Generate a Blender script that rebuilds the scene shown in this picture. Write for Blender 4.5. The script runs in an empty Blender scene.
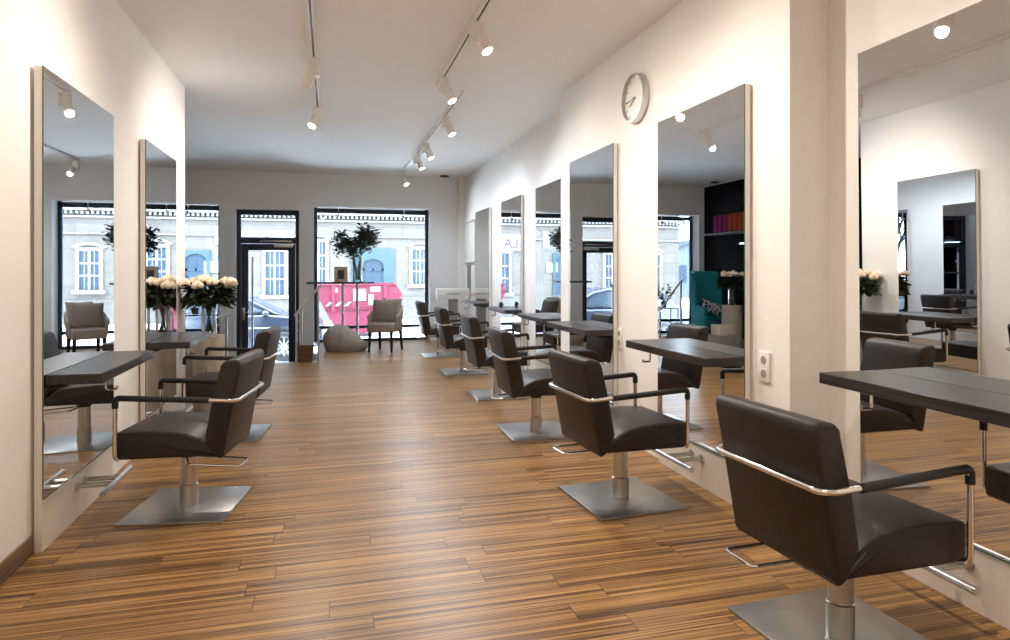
import bpy, bmesh, math, random
from mathutils import Vector, Matrix, Euler
random.seed(11)
S = bpy.context.scene
C = S.collection
R = math.radians
PI = math.pi

# ------------------------------------------------------------------ view
S.view_settings.view_transform = 'Standard'
S.view_settings.look = 'None'
S.view_settings.gamma = 1.0
S.view_settings.use_curve_mapping = False
S.view_settings.exposure = 1.48
S.cycles.use_denoising = True
S.cycles.max_bounces = 14
S.cycles.diffuse_bounces = 6
S.cycles.glossy_bounces = 8
S.cycles.transmission_bounces = 8
S.cycles.caustics_reflective = True
S.cycles.caustics_refractive = False
S.cycles.sample_clamp_indirect = 12.0

# ------------------------------------------------------------------ materials
def mat(name, col, rough=0.5, metal=0.0, emit=None, estr=0.0, trans=0.0, ior=1.45, spec=None, alpha=None):
    m = bpy.data.materials.new(name); m.use_nodes = True
    b = m.node_tree.nodes['Principled BSDF']
    b.inputs['Base Color'].default_value = (*col, 1)
    b.inputs['Roughness'].default_value = rough
    b.inputs['Metallic'].default_value = metal
    b.inputs['IOR'].default_value = ior
    if trans: b.inputs['Transmission Weight'].default_value = trans
    if spec is not None: b.inputs['Specular IOR Level'].default_value = spec
    if emit:
        b.inputs['Emission Color'].default_value = (*emit, 1)
        b.inputs['Emission Strength'].default_value = estr
    return m

def noisy(m, scale=(8, 8, 8), amount=0.15, detail=4, bump=0.0, col2=None, rough_amt=0.0, coord='Object'):
    """adds fine grain: colour mixed by noise, optional bump"""
    nt = m.node_tree; b = nt.nodes['Principled BSDF']
    tc = nt.nodes.new('ShaderNodeTexCoord'); mp = nt.nodes.new('ShaderNodeMapping')
    mp.inputs['Scale'].default_value = scale
    nt.links.new(tc.outputs[coord], mp.inputs['Vector'])
    n = nt.nodes.new('ShaderNodeTexNoise'); n.inputs['Scale'].default_value = 1.0; n.inputs['Detail'].default_value = detail
    nt.links.new(mp.outputs[0], n.inputs['Vector'])
    c = b.inputs['Base Color'].default_value[:]
    c2 = (*col2, 1) if col2 else (c[0]*(1-amount), c[1]*(1-amount), c[2]*(1-amount), 1)
    r = nt.nodes.new('ShaderNodeValToRGB')
    r.color_ramp.elements[0].position = .35; r.color_ramp.elements[1].position = .65
    r.color_ramp.elements[0].color = c2; r.color_ramp.elements[1].color = c
    nt.links.new(n.outputs['Fac'], r.inputs['Fac'])
    nt.links.new(r.outputs['Color'], b.inputs['Base Color'])
    if bump:
        bp = nt.nodes.new('ShaderNodeBump'); bp.inputs['Strength'].default_value = bump; bp.inputs['Distance'].default_value = .01
        nt.links.new(n.outputs['Fac'], bp.inputs['Height']); nt.links.new(bp.outputs[0], b.inputs['Normal'])
    return m

M = {}
M['wall'] = noisy(mat('wall_paint', (.89, .865, .835), .85), (30, 30, 30), .02, bump=.02)
M['front_wall'] = noisy(mat('front_wall_paint', (.84, .84, .84), .85), (30, 30, 30), .02)
M['ceiling'] = noisy(mat('ceiling_paint', (.85, .83, .81), .9), (20, 20, 20), .02)
M['black_wall'] = noisy(mat('black_wall_paint', (.0035, .0035, .005), .8, spec=.12), (20, 20, 20), .2)
M['board'] = mat('white_board', (.86, .82, .76), .45)
M['mirror'] = mat('mirror_glass', (.80, .815, .83), .0, 1.0)
M['glass_edge'] = mat('mirror_edge', (.10, .16, .14), .2)
M['leather'] = noisy(mat('dark_brown_leather', (.026, .0165, .0125), .44), (60, 60, 60), .25, bump=.06)
M['pad'] = mat('black_arm_pad', (.012, .011, .011), .35)
M['chrome'] = mat('chrome', (.80, .79, .77), .12, 1.0)
M['steel'] = noisy(mat('brushed_steel', (.46, .455, .44), .34, 1.0), (4, 120, 4), .12)
M['pole'] = noisy(mat('pole_steel', (.62, .61, .58), .28, 1.0), (120, 120, 3), .1)
M['rubber'] = mat('black_rubber', (.02, .02, .02), .6)
M['frame'] = mat('navy_black_frame', (.022, .034, .056), .45)
M['white_plastic'] = mat('white_plastic', (.85, .83, .79), .4)
M['socket_hole'] = mat('socket_hole', (.35, .33, .30), .5)
M['lamp_white'] = mat('lamp_white', (.80, .77, .72), .45)
M['track'] = mat('track_dark', (.05, .045, .04), .5)
M['bulb'] = mat('lamp_lens', (1, 1, 1), .3, emit=(1, .90, .76), estr=40)
M['silver'] = mat('silver_metal', (.62, .62, .62), .35, 1.0)
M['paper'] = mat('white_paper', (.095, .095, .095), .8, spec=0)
M['ink'] = mat('grey_ink', (.25, .24, .24), .8)
M['concrete'] = noisy(mat('pale_concrete', (.42, .355, .285), .8), (14, 14, 5), .25, bump=.08)
M['tan_box'] = noisy(mat('tan_box', (.62, .50, .39), .8), (20, 20, 20), .1)
M['grey_box'] = noisy(mat('grey_box', (.28, .26, .245), .8), (20, 20, 20), .1)
M['brown_wood'] = noisy(mat('brown_wood', (.115, .06, .03), .5), (3, 60, 60), .4)
M['skirting'] = noisy(mat('skirting_wood', (.20, .115, .06), .45), (3, 3, 80), .5)
M['linen'] = noisy(mat('beige_linen', (.36, .305, .25), .9), (150, 150, 150), .2, bump=.1)
M['linen_dark'] = noisy(mat('taupe_cushion', (.25, .21, .175), .9), (150, 150, 150), .2, bump=.1)
M['dark_wood'] = mat('black_wood', (.012, .009, .008), .4)
M['teal'] = noisy(mat('teal_velvet', (.006, .24, .28), .7), (60, 60, 60), .2)
M['bag'] = noisy(mat('bean_bag_cloth', (.37, .33, .29), .9), (12, 12, 12), .2, bump=.12)
M['leaf'] = noisy(mat('dark_green_leaf', (.016, .032, .012), .5), (20, 20, 20), .4)
M['leaf2'] = noisy(mat('bush_leaf', (.06, .08, .048), .5), (20, 20, 20), .5)
M['fern'] = mat('fresh_green_leaf', (.04, .11, .03), .5)
M['stem'] = mat('green_stem', (.06, .10, .03), .5)
M['rose'] = noisy(mat('cream_rose', (.88, .74, .55), .7), (40, 40, 40), .15)
M['tabletop_edge'] = mat('table_edge', (.02, .016, .014), .4)
M['asphalt'] = noisy(mat('pale_pavement', (.72, .72, .72), .95), (3, 3, 3), .15)
M['stone'] = None
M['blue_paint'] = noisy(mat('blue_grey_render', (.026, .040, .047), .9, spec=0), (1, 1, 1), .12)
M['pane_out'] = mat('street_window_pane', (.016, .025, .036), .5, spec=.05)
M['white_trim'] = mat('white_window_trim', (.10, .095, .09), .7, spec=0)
M['skip'] = noisy(mat('red_skip_paint', (.070, .013, .022), .55, spec=.05), (2, 2, 2), .15)
M['skip_rim'] = mat('dark_red_rim', (.05, .010, .016), .5, spec=.05)
M['car'] = mat('dark_blue_car_paint', (.014, .018, .03), .18, .0)
M['car_glass'] = mat('car_glass', (.03, .04, .05), .05)
M['tyre'] = mat('tyre_rubber', (.015, .015, .016), .7)
M['alloy'] = mat('alloy_wheel', (.25, .25, .26), .3, .6)
M['bark'] = mat('grey_bark', (.022, .023, .025), .9, spec=0)
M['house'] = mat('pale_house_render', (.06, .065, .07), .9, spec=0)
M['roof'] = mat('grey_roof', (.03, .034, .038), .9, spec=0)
M['sign_ink'] = mat('rose_sign_letters', (.040, .024, .034), .8, spec=0)
M['fuchsia'] = noisy(mat('fuchsia_towel', (.20, .008, .085), .95), (90, 90, 90), .3, bump=.3)
M['orange'] = noisy(mat('orange_towel', (.36, .058, .010), .95), (90, 90, 90), .3, bump=.3)
M['lime'] = noisy(mat('olive_towel', (.22, .21, .03), .95), (90, 90, 90), .3, bump=.3)
M['shelf'] = mat('dark_shelf', (.05, .055, .065), .35)
M['led'] = mat('lit_light_bar', (1, 1, 1), .4, emit=(.85, .92, 1), estr=2.2)
M['photo'] = mat('dark_photo', (.035, .035, .04), .3)
M['clock_face'] = mat('clock_face', (.82, .80, .76), .5)

def glass(name, col, rough=0.0):
    m = bpy.data.materials.new(name); m.use_nodes = True; nt = m.node_tree
    for n in list(nt.nodes):
        if n.type != 'OUTPUT_MATERIAL': nt.nodes.remove(n)
    out = [n for n in nt.nodes if n.type == 'OUTPUT_MATERIAL'][0]
    t = nt.nodes.new('ShaderNodeBsdfTransparent'); t.inputs[0].default_value = (*col, 1)
    g = nt.nodes.new('ShaderNodeBsdfGlossy'); g.inputs['Roughness'].default_value = rough
    f = nt.nodes.new('ShaderNodeFresnel'); f.inputs[0].default_value = 1.45
    mx = nt.nodes.new('ShaderNodeMixShader')
    nt.links.new(f.outputs[0], mx.inputs[0]); nt.links.new(t.outputs[0], mx.inputs[1]); nt.links.new(g.outputs[0], mx.inputs[2])
    nt.links.new(mx.outputs[0], out.inputs[0])
    return m
M['pane'] = glass('window_glass', (.97, .985, .99))
M['vase'] = glass('vase_glass', (.86, .91, .91))
M['table_glass'] = glass('table_glass', (.45, .52, .55))

def floor_mat():
    m = bpy.data.materials.new('zebra_planks'); m.use_nodes = True; nt = m.node_tree
    b = nt.nodes['Principled BSDF']; L = nt.links.new
    tc = nt.nodes.new('ShaderNodeTexCoord')
    br = nt.nodes.new('ShaderNodeTexBrick')
    br.offset = 0; br.offset_frequency = 1; br.squash = 1
    sx = nt.nodes.new('ShaderNodeSeparateXYZ'); L(tc.outputs['Object'], sx.inputs[0])
    dv = nt.nodes.new('ShaderNodeMath'); dv.operation = 'DIVIDE'; dv.inputs[1].default_value = .127; L(sx.outputs[1], dv.inputs[0])
    fl = nt.nodes.new('ShaderNodeMath'); fl.operation = 'FLOOR'; L(dv.outputs[0], fl.inputs[0])
    wn = nt.nodes.new('ShaderNodeTexWhiteNoise'); wn.noise_dimensions = '1D'; L(fl.outputs[0], wn.inputs['W'])
    ma = nt.nodes.new('ShaderNodeMath'); ma.operation = 'MULTIPLY_ADD'; ma.inputs[1].default_value = .92; L(wn.outputs['Value'], ma.inputs[0]); L(sx.outputs[0], ma.inputs[2])
    cv = nt.nodes.new('ShaderNodeCombineXYZ'); L(ma.outputs[0], cv.inputs[0]); L(sx.outputs[1], cv.inputs[1])
    br.inputs['Scale'].default_value = 1.0
    br.inputs['Brick Width'].default_value = .92
    br.inputs['Row Height'].default_value = .127
    br.inputs['Mortar Size'].default_value = .0016
    br.inputs['Mortar Smooth'].default_value = .2
    br.inputs['Bias'].default_value = 0
    br.inputs['Color1'].default_value = (0, 0, 0, 1); br.inputs['Color2'].default_value = (1, 1, 1, 1)
    br.inputs['Mortar'].default_value = (.5, .5, .5, 1)
    L(cv.outputs[0], br.inputs['Vector'])
    # per plank shift of the grain
    sep = nt.nodes.new('ShaderNodeSeparateColor'); L(br.outputs['Color'], sep.inputs[0])
    comb = nt.nodes.new('ShaderNodeCombineXYZ')
    mul = nt.nodes.new('ShaderNodeMath'); mul.operation = 'MULTIPLY'; mul.inputs[1].default_value = 37
    L(sep.outputs[0], mul.inputs[0]); L(mul.outputs[0], comb.inputs[0]); L(mul.outputs[0], comb.inputs[2])
    add = nt.nodes.new('ShaderNodeVectorMath'); add.operation = 'ADD'
    L(tc.outputs['Object'], add.inputs[0]); L(comb.outputs[0], add.inputs[1])
    def streak(sc, det, rough):
        mp = nt.nodes.new('ShaderNodeMapping'); mp.inputs['Scale'].default_value = sc
        L(add.outputs[0], mp.inputs[0])
        n = nt.nodes.new('ShaderNodeTexNoise'); n.inputs['Scale'].default_value = 1; n.inputs['Detail'].default_value = det
        n.inputs['Roughness'].default_value = rough
        L(mp.outputs[0], n.inputs['Vector']); return n
    n1 = streak((1.0, 120, 1), 4, .6); n2 = streak((.4, 32, 1), 3, .5)
    mixn = nt.nodes.new('ShaderNodeMath'); mixn.operation = 'MULTIPLY_ADD'; mixn.inputs[1].default_value = .62
    sc2 = nt.nodes.new('ShaderNodeMath'); sc2.operation = 'MULTIPLY'; sc2.inputs[1].default_value = .38
    L(n2.outputs['Fac'], sc2.inputs[0]); L(n1.outputs['Fac'], mixn.inputs[0]); L(sc2.outputs[0], mixn.inputs[2])
    ramp = nt.nodes.new('ShaderNodeValToRGB'); e = ramp.color_ramp.elements
    e[0].position = .40; e[0].color = (.080, .038, .014, 1)
    e[1].position = .60; e[1].color = (.47, .262, .085, 1)
    x = e.new(.47); x.color = (.20, .102, .036, 1)
    x = e.new(.53); x.color = (.33, .175, .058, 1)
    L(mixn.outputs[0], ramp.inputs[0])
    # plank tone
    tone = nt.nodes.new('ShaderNodeMapRange'); tone.inputs['To Min'].default_value = .88; tone.inputs['To Max'].default_value = 1.10
    L(sep.outputs[0], tone.inputs[0])
    hv = nt.nodes.new('ShaderNodeMix'); hv.data_type = 'RGBA'; hv.blend_type = 'MULTIPLY'; hv.inputs[0].default_value = 1
    tcomb = nt.nodes.new('ShaderNodeCombineColor')
    for i in range(3): L(tone.outputs[0], tcomb.inputs[i])
    L(ramp.outputs[0], hv.inputs[6]); L(tcomb.outputs[0], hv.inputs[7])
    gap = nt.nodes.new('ShaderNodeMix'); gap.data_type = 'RGBA'
    gap.inputs[7].default_value = (.05, .028, .015, 1)
    L(br.outputs['Fac'], gap.inputs[0]); L(hv.outputs[2], gap.inputs[6])
    L(gap.outputs[2], b.inputs['Base Color'])
    rr = nt.nodes.new('ShaderNodeMapRange'); rr.inputs['To Min'].default_value = .27; rr.inputs['To Max'].default_value = .42
    L(n1.outputs['Fac'], rr.inputs[0]); L(rr.outputs[0], b.inputs['Roughness'])
    bp = nt.nodes.new('ShaderNodeBump'); bp.inputs['Strength'].default_value = .12; bp.inputs['Distance'].default_value = .004
    L(n1.outputs['Fac'], bp.inputs['Height']); L(bp.outputs[0], b.inputs['Normal'])
    b.inputs['Specular IOR Level'].default_value = .42
    return m
M['floor'] = floor_mat()

def table_mat():
    m = mat('dark_stained_oak', (.045, .034, .029), .32); noisy(m, (60, 3, 60), .3, detail=5, bump=.1, col2=(.020, .015, .013)); return m
M['table'] = table_mat()

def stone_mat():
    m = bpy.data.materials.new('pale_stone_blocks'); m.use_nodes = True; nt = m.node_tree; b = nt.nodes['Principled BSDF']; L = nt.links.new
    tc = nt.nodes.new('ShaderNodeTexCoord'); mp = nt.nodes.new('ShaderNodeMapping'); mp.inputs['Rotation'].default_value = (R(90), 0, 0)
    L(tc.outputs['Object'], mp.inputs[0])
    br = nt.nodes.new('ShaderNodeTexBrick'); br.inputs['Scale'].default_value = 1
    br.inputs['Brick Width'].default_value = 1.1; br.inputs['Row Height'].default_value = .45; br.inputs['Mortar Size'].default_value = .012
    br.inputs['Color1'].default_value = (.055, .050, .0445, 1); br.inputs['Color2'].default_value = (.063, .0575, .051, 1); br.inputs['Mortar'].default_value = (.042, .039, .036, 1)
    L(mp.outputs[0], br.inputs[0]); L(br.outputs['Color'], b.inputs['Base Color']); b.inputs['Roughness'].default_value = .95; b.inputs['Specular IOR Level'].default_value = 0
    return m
M['stone'] = stone_mat()

def cushion_mat():
    m = bpy.data.materials.new('black_white_pattern'); m.use_nodes = True; nt = m.node_tree; b = nt.nodes['Principled BSDF']; L = nt.links.new
    tc = nt.nodes.new('ShaderNodeTexCoord'); v = nt.nodes.new('ShaderNodeTexVoronoi'); v.feature = 'DISTANCE_TO_EDGE'; v.inputs['Scale'].default_value = 14
    L(tc.outputs['Object'], v.inputs['Vector'])
    r = nt.nodes.new('ShaderNodeValToRGB'); r.color_ramp.interpolation = 'CONSTANT'
    r.color_ramp.elements[0].color = (.7, .7, .72, 1); r.color_ramp.elements[1].position = .13; r.color_ramp.elements[1].color = (.02, .02, .025, 1)
    L(v.outputs['Distance'], r.inputs[0]); L(r.outputs[0], b.inputs['Base Color']); b.inputs['Roughness'].default_value = .9
    return m
M['pattern'] = cushion_mat()

# ------------------------------------------------------------------ mesh builder
class MB:
    def __init__(s): s.bm = bmesh.new()
    def _merge(s, t, mtx=None):
        if mtx is not None: bmesh.ops.transform(t, matrix=mtx, verts=t.verts)
        bmesh.ops.recalc_face_normals(t, faces=t.faces)
        me = bpy.data.meshes.new('tmp'); t.to_mesh(me); t.free()
        s.bm.from_mesh(me); bpy.data.meshes.remove(me); return s
    def box(s, x0, x1, y0, y1, z0, z1, bev=0, seg=2, mtx=None):
        t = bmesh.new(); bmesh.ops.create_cube(t, size=1)
        for v in t.verts:
            v.co = Vector(((x0+x1)/2+v.co.x*(x1-x0), (y0+y1)/2+v.co.y*(y1-y0), (z0+z1)/2+v.co.z*(z1-z0)))
        if bev: bmesh.ops.bevel(t, geom=t.edges[:], offset=bev, segments=seg, profile=.5, affect='EDGES')
        return s._merge(t, mtx)
    def prism(s, pts, a0, a1, axis='y', bev=0, seg=2, mtx=None):
        """polygon pts extruded along an axis: y -> pts are (x,z); x -> (y,z); z -> (x,y)"""
        t = bmesh.new()
        f = {'y': lambda p, a: (p[0], a, p[1]), 'x': lambda p, a: (a, p[0], p[1]), 'z': lambda p, a: (p[0], p[1], a)}[axis]
        v0 = [t.verts.new(f(p, a0)) for p in pts]; v1 = [t.verts.new(f(p, a1)) for p in pts]
        n = len(pts); t.faces.new(v0); t.faces.new(v1[::-1])
        for i in range(n): t.faces.new((v0[i], v1[i], v1[(i+1) % n], v0[(i+1) % n]))
        bmesh.ops.recalc_face_normals(t, faces=t.faces)
        if bev:
            es = [e for e in t.edges if len(e.link_faces) == 2 and e.calc_face_angle() > .5]
            bmesh.ops.bevel(t, geom=es, offset=bev, segments=seg, profile=.5, affect='EDGES')
        return s._merge(t, mtx)
    def tube(s, pts, r, n=10, closed=False, mtx=None):
        t = bmesh.new(); P = [Vector(p) for p in pts]; k = len(P); rings = []
        rr = r if isinstance(r, (list, tuple)) else [r]*k
        up = None
        for i in range(k):
            a = P[i-1] if (i > 0 or closed) else P[i]; b = P[(i+1) % k] if (i < k-1 or closed) else P[i]
            d = (b-a).normalized()
            if up is None:
                up = Vector((0, 0, 1)) if abs(d.z) < .9 else Vector((1, 0, 0))
            u = (up - d*up.dot(d))
            if u.length < 1e-5: u = d.orthogonal()
            u.normalize(); w = d.cross(u); up = u
            rings.append([t.verts.new(P[i] + (u*math.cos(q)+w*math.sin(q))*rr[i]) for q in [2*PI*j/n for j in range(n)]])
        m = k if closed else k-1
        for i in range(m):
            A, B = rings[i], rings[(i+1) % k]
            for j in range(n): t.faces.new((A[j], A[(j+1) % n], B[(j+1) % n], B[j]))
        if not closed:
            t.faces.new(rings[0][::-1]); t.faces.new(rings[-1])
        return s._merge(t, mtx)
    def cyl(s, p0, p1, r, n=16, mtx=None): return s.tube([p0, p1], r, n, mtx=mtx)
    def lathe(s, prof, c=(0, 0, 0), n=24, axis='z', sx=1, sy=1, mtx=None):
        t = bmesh.new(); rings = []
        for (r, z) in prof:
            if r < 1e-6: rings.append([t.verts.new((0, 0, z))])
            else: rings.append([t.verts.new((r*math.cos(2*PI*j/n)*sx, r*math.sin(2*PI*j/n)*sy, z)) for j in range(n)])
        for A, B in zip(rings, rings[1:]):
            if len(A) == 1 and len(B) == 1: continue
            for j in range(n):
                q = (j+1) % n
                if len(A) == 1: t.faces.new((A[0], B[q], B[j]))
                elif len(B) == 1: t.faces.new((A[j], A[q], B[0]))
                else: t.faces.new((A[j], A[q], B[q], B[j]))
        rot = Matrix.Identity(4)
        if axis == 'x': rot = Matrix.Rotation(R(90), 4, 'Y')
        if axis == 'y': rot = Matrix.Rotation(R(-90), 4, 'X')
        bmesh.ops.transform(t, matrix=Matrix.Translation(c) @ rot, verts=t.verts)
        return s._merge(t, mtx)
    def ball(s, c, r, sc=(1, 1, 1), u=14, v=9, mtx=None):
        t = bmesh.new(); bmesh.ops.create_uvsphere(t, u_segments=u, v_segments=v, radius=r)
        for q in t.verts: q.co = Vector((q.co.x*sc[0]+c[0], q.co.y*sc[1]+c[1], q.co.z*sc[2]+c[2]))
        return s._merge(t, mtx)
    def leaf(s, base, d, length, width, curl=.25):
        d = Vector(d).normalized(); side = d.cross(Vector((0, 0, 1)))
        if side.length < .05: side = Vector((1, 0, 0))
        side.normalize(); q = random.uniform(-.8, .8); nrm = side.cross(d); side = (side*math.cos(q)+nrm*math.sin(q))
        b = Vector(base); bm = s.bm
        pr = [(0, .12), (.3, .9), (.6, .85), (1, .0)]
        L = []; Rr = []
        for tt, w in pr:
            c = b + d*length*tt + Vector((0, 0, -1))*curl*length*tt*tt
            L.append(bm.verts.new(c - side*width*.5*w)); Rr.append(bm.verts.new(c + side*width*.5*w + Vector((0, 0, .004))))
        for i in range(3): bm.faces.new((L[i], Rr[i], Rr[i+1], L[i+1]))
        return s
    def build(s, name, m, parent=None, loc=None, smooth=R(40)):
        me = bpy.data.meshes.new(name); s.bm.to_mesh(me); s.bm.free()
        if smooth:
            for p in me.polygons: p.use_smooth = True
            me.set_sharp_from_angle(angle=smooth)
        o = bpy.data.objects.new(name, me); C.objects.link(o)
        me.materials.append(M[m] if isinstance(m, str) else m)
        if parent is not None: o.parent = parent
        if loc: o.location = loc
        return o

def fillet(pts, r, n=5, closed=False):
    P = [Vector(p) for p in pts]; out = []; k = len(P)
    for i in range(k):
        if not closed and i in (0, k-1): out.append(P[i]); continue
        a, p, b = P[i-1], P[i], P[(i+1) % k]
        da = (a-p); db = (b-p); rr = min(r, da.length*.48, db.length*.48)
        A = p+da.normalized()*rr; B = p+db.normalized()*rr
        for j in range(n+1):
            t = j/n; out.append(A*(1-t)**2 + p*2*t*(1-t) + B*t*t)
    return out

def tag(o, label, cat, group=None):
    o['label'] = label; o['category'] = cat
    if group: o['group'] = group
    return o
def thing(name, label, cat, loc=(0, 0, 0), rz=0, group=None):
    o = bpy.data.objects.new(name, None); C.objects.link(o); o.empty_display_size = .1
    o.location = loc; o.rotation_euler = (0, 0, rz)
    return tag(o, label, cat, group)
def struct(o): o['kind'] = 'structure'; return o
def dup(root, loc, rz, label, group=None):
    r = root.copy(); C.objects.link(r); r.location = loc; r.rotation_euler = (0, 0, rz); r['label'] = label
    if group: r['group'] = group
    for ch in list(root.children):
        c = ch.copy(); C.objects.link(c); c.parent = r
        for g in list(ch.children):
            d = g.copy(); C.objects.link(d); d.parent = c
    return r

# ------------------------------------------------------------------ camera
cam = bpy.data.cameras.new('camera'); co = bpy.data.objects.new('camera', cam); C.objects.link(co)
co.location = (0, 0, 1.3); co.rotation_euler = (R(90), 0, -math.atan(175/655))
cam.sensor_fit = 'HORIZONTAL'; cam.sensor_width = 36; cam.lens = 655/1010*36; cam.shift_y = -49/1010
cam.clip_start = .02; cam.clip_end = 500
S.camera = co

# ------------------------------------------------------------------ the setting
H = 3.04
YF = 12.15            # inner face of the street front
XL, XP, XR, XB = -1.33, 2.20, 2.43, -3.25
m = MB()
m.box(-3.5, 2.9, -3.7, 9.85, -.62, 0)
m.box(-.2, 2.9, 9.85, 12.46, -.62, 0)
m.box(-3.5, -2.2, 9.85, 12.46, -.62, 0)
struct(m.build('floor', 'floor'))
m = MB()
m.box(-2.2, -.2, 9.85, 12.46, -.70, -.55)
m.box(-.36, -.2, 9.85, 12.15, -.55, -.17); m.box(-.50, -.36, 9.85, 12.15, -.55, -.36)
m.box(-2.2, -2.0, 9.85, 12.15, -.55, -.17); m.box(-2.0, -1.82, 9.85, 12.15, -.55, -.36)
struct(m.build('floor_landing', 'skirting'))
struct(MB().box(-3.6, 3.0, -3.8, 12.46, H, H+.2).build('ceiling', 'ceiling'))
struct(MB().box(-3.5, XL, -3.5, 6.79, 0, H).build('wall_left', 'wall'))
struct(MB().box(-3.5, XB, 6.79, YF, 0, H).build('wall_alcove', 'black_wall'))
m = MB(); m.box(XR, 2.9, -3.5, YF, 0, H)
struct(m.build('wall_right', 'wall'))
struct(MB().box(XP, XR-.0005, 2.77, 6.10, 0, H).build('wall_pier', 'wall'))
struct(MB().box(-3.5, 2.9, -3.7, -3.5, 0, H).build('wall_back', 'wall'))
struct(MB().box(2.32, XR, 12.03, YF, 0, H).build('trim_1', 'wall'))
# street front: header, piers, reveals
m = MB()
W1, DR, W2, ZT = (-3.13, -1.84), (-1.59, -.53), (-.28, 1.80), 2.46
m.box(-3.5, 2.9, YF, 12.46, ZT, H)
for a, b in ((-3.5, W1[0]), (W1[1], DR[0]), (DR[1], W2[0]), (W2[1], 2.9)): m.box(a, b, YF, 12.46, -.6, ZT)
m.box(DR[0], DR[1], YF, 12.46, 2.385, ZT)
struct(m.build('wall_front', 'front_wall'))
# skirting of the left wall
struct(MB().box(XL, XL+.014, -3.5, 3.47, 0, .085, .003).build('baseboard_left', 'skirting'))
struct(MB().box(XP-.012, XP, 5.76, 6.09, 0, .07, .003).build('baseboard_pier', 'wall'))
def window(n, x0, x1):
    y0, y1 = 12.40, 12.47; f = .055
    r = bpy.data.objects.new('window_%d' % n, None); C.objects.link(r); r.location = ((x0+x1)/2, y0, 0); struct(r)
    hw = (x1-x0)/2
    m = MB()
    m.box(-hw, -hw+f, 0, .07, 0, ZT, .006); m.box(hw-f, hw, 0, .07, 0, ZT, .006)
    m.box(-hw+f, hw-f, 0, .07, ZT-.10, ZT-.012, .006); m.box(-hw+f, hw-f, 0, .07, 0.0, .05, .006); m.box(-hw+f, hw-f, 0, .07, .235, .295, .006)
    m.build('window_frame', 'frame', r)
    g = MB(); g.box(-hw+f, hw-f, .03, .036, .29, ZT-.10); g.box(-hw+f, hw-f, .03, .036, .05, .24); g.build('window_pane', 'pane', r, smooth=None)
    return r
window(1, *W1); window(2, *W2)
# entrance door with its transom
r = bpy.data.objects.new('door_1', None); C.objects.link(r); r.location = (-1.06, 12.38, -.55); struct(r)
m = MB(); hw = .53; zt = 2.385+.55
m.box(-hw, -hw+.07, 0, .09, 0, zt, .006); m.box(hw-.07, hw, 0, .09, 0, zt, .006)
m.box(-hw+.07, hw-.07, 0, .09, zt-.09, zt, .006); m.box(-hw+.07, hw-.07, 0, .09, 2.34, 2.45, .006)
m.build('door_frame', 'frame', r)
m = MB()
m.box(-hw+.075, -hw+.19, .01, .07, .01, 2.335, .008); m.box(hw-.19, hw-.075, .01, .07, .01, 2.335, .008)
m.box(-hw+.19, hw-.19, .01, .07, 2.22, 2.335, .008); m.box(-hw+.19, hw-.19, .01, .07, .01, .2, .008)
m.build('door_leaf', 'frame', r)
g = MB(); g.box(-hw+.07, hw-.07, .04, .046, 2.45, zt-.09); g.box(-hw+.19, hw-.19, .04, .046, .2, 2.22); g.build('door_pane', 'pane', r, smooth=None)
m = MB(); m.box(-hw+.10, -hw+.135, -.012, .008, .98, 1.20, .004); m.tube(fillet([(-hw+.118, -.01, 1.12), (-hw+.118, -.06, 1.12), (-hw+.24, -.06, 1.12)], .02), .010); m.build('door_handle', 'silver', r)
m = MB(); m.cyl((-hw+.265, -.045, .25), (-hw+.265, -.045, 2.1), .016); m.cyl((-hw+.265, -.045, .4), (-hw+.265, .02, .4), .01); m.cyl((-hw+.265, -.045, 1.9), (-hw+.265, .02, 1.9), .01)
m.build('pull_bar', 'silver', r)
m = MB(); m.box(.10, .42, -.06, .0, 2.27, 2.335, .006); m.box(-.14, .40, -.045, -.03, 2.375, 2.395, .003); m.build('door_closer', 'silver', r)

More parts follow.
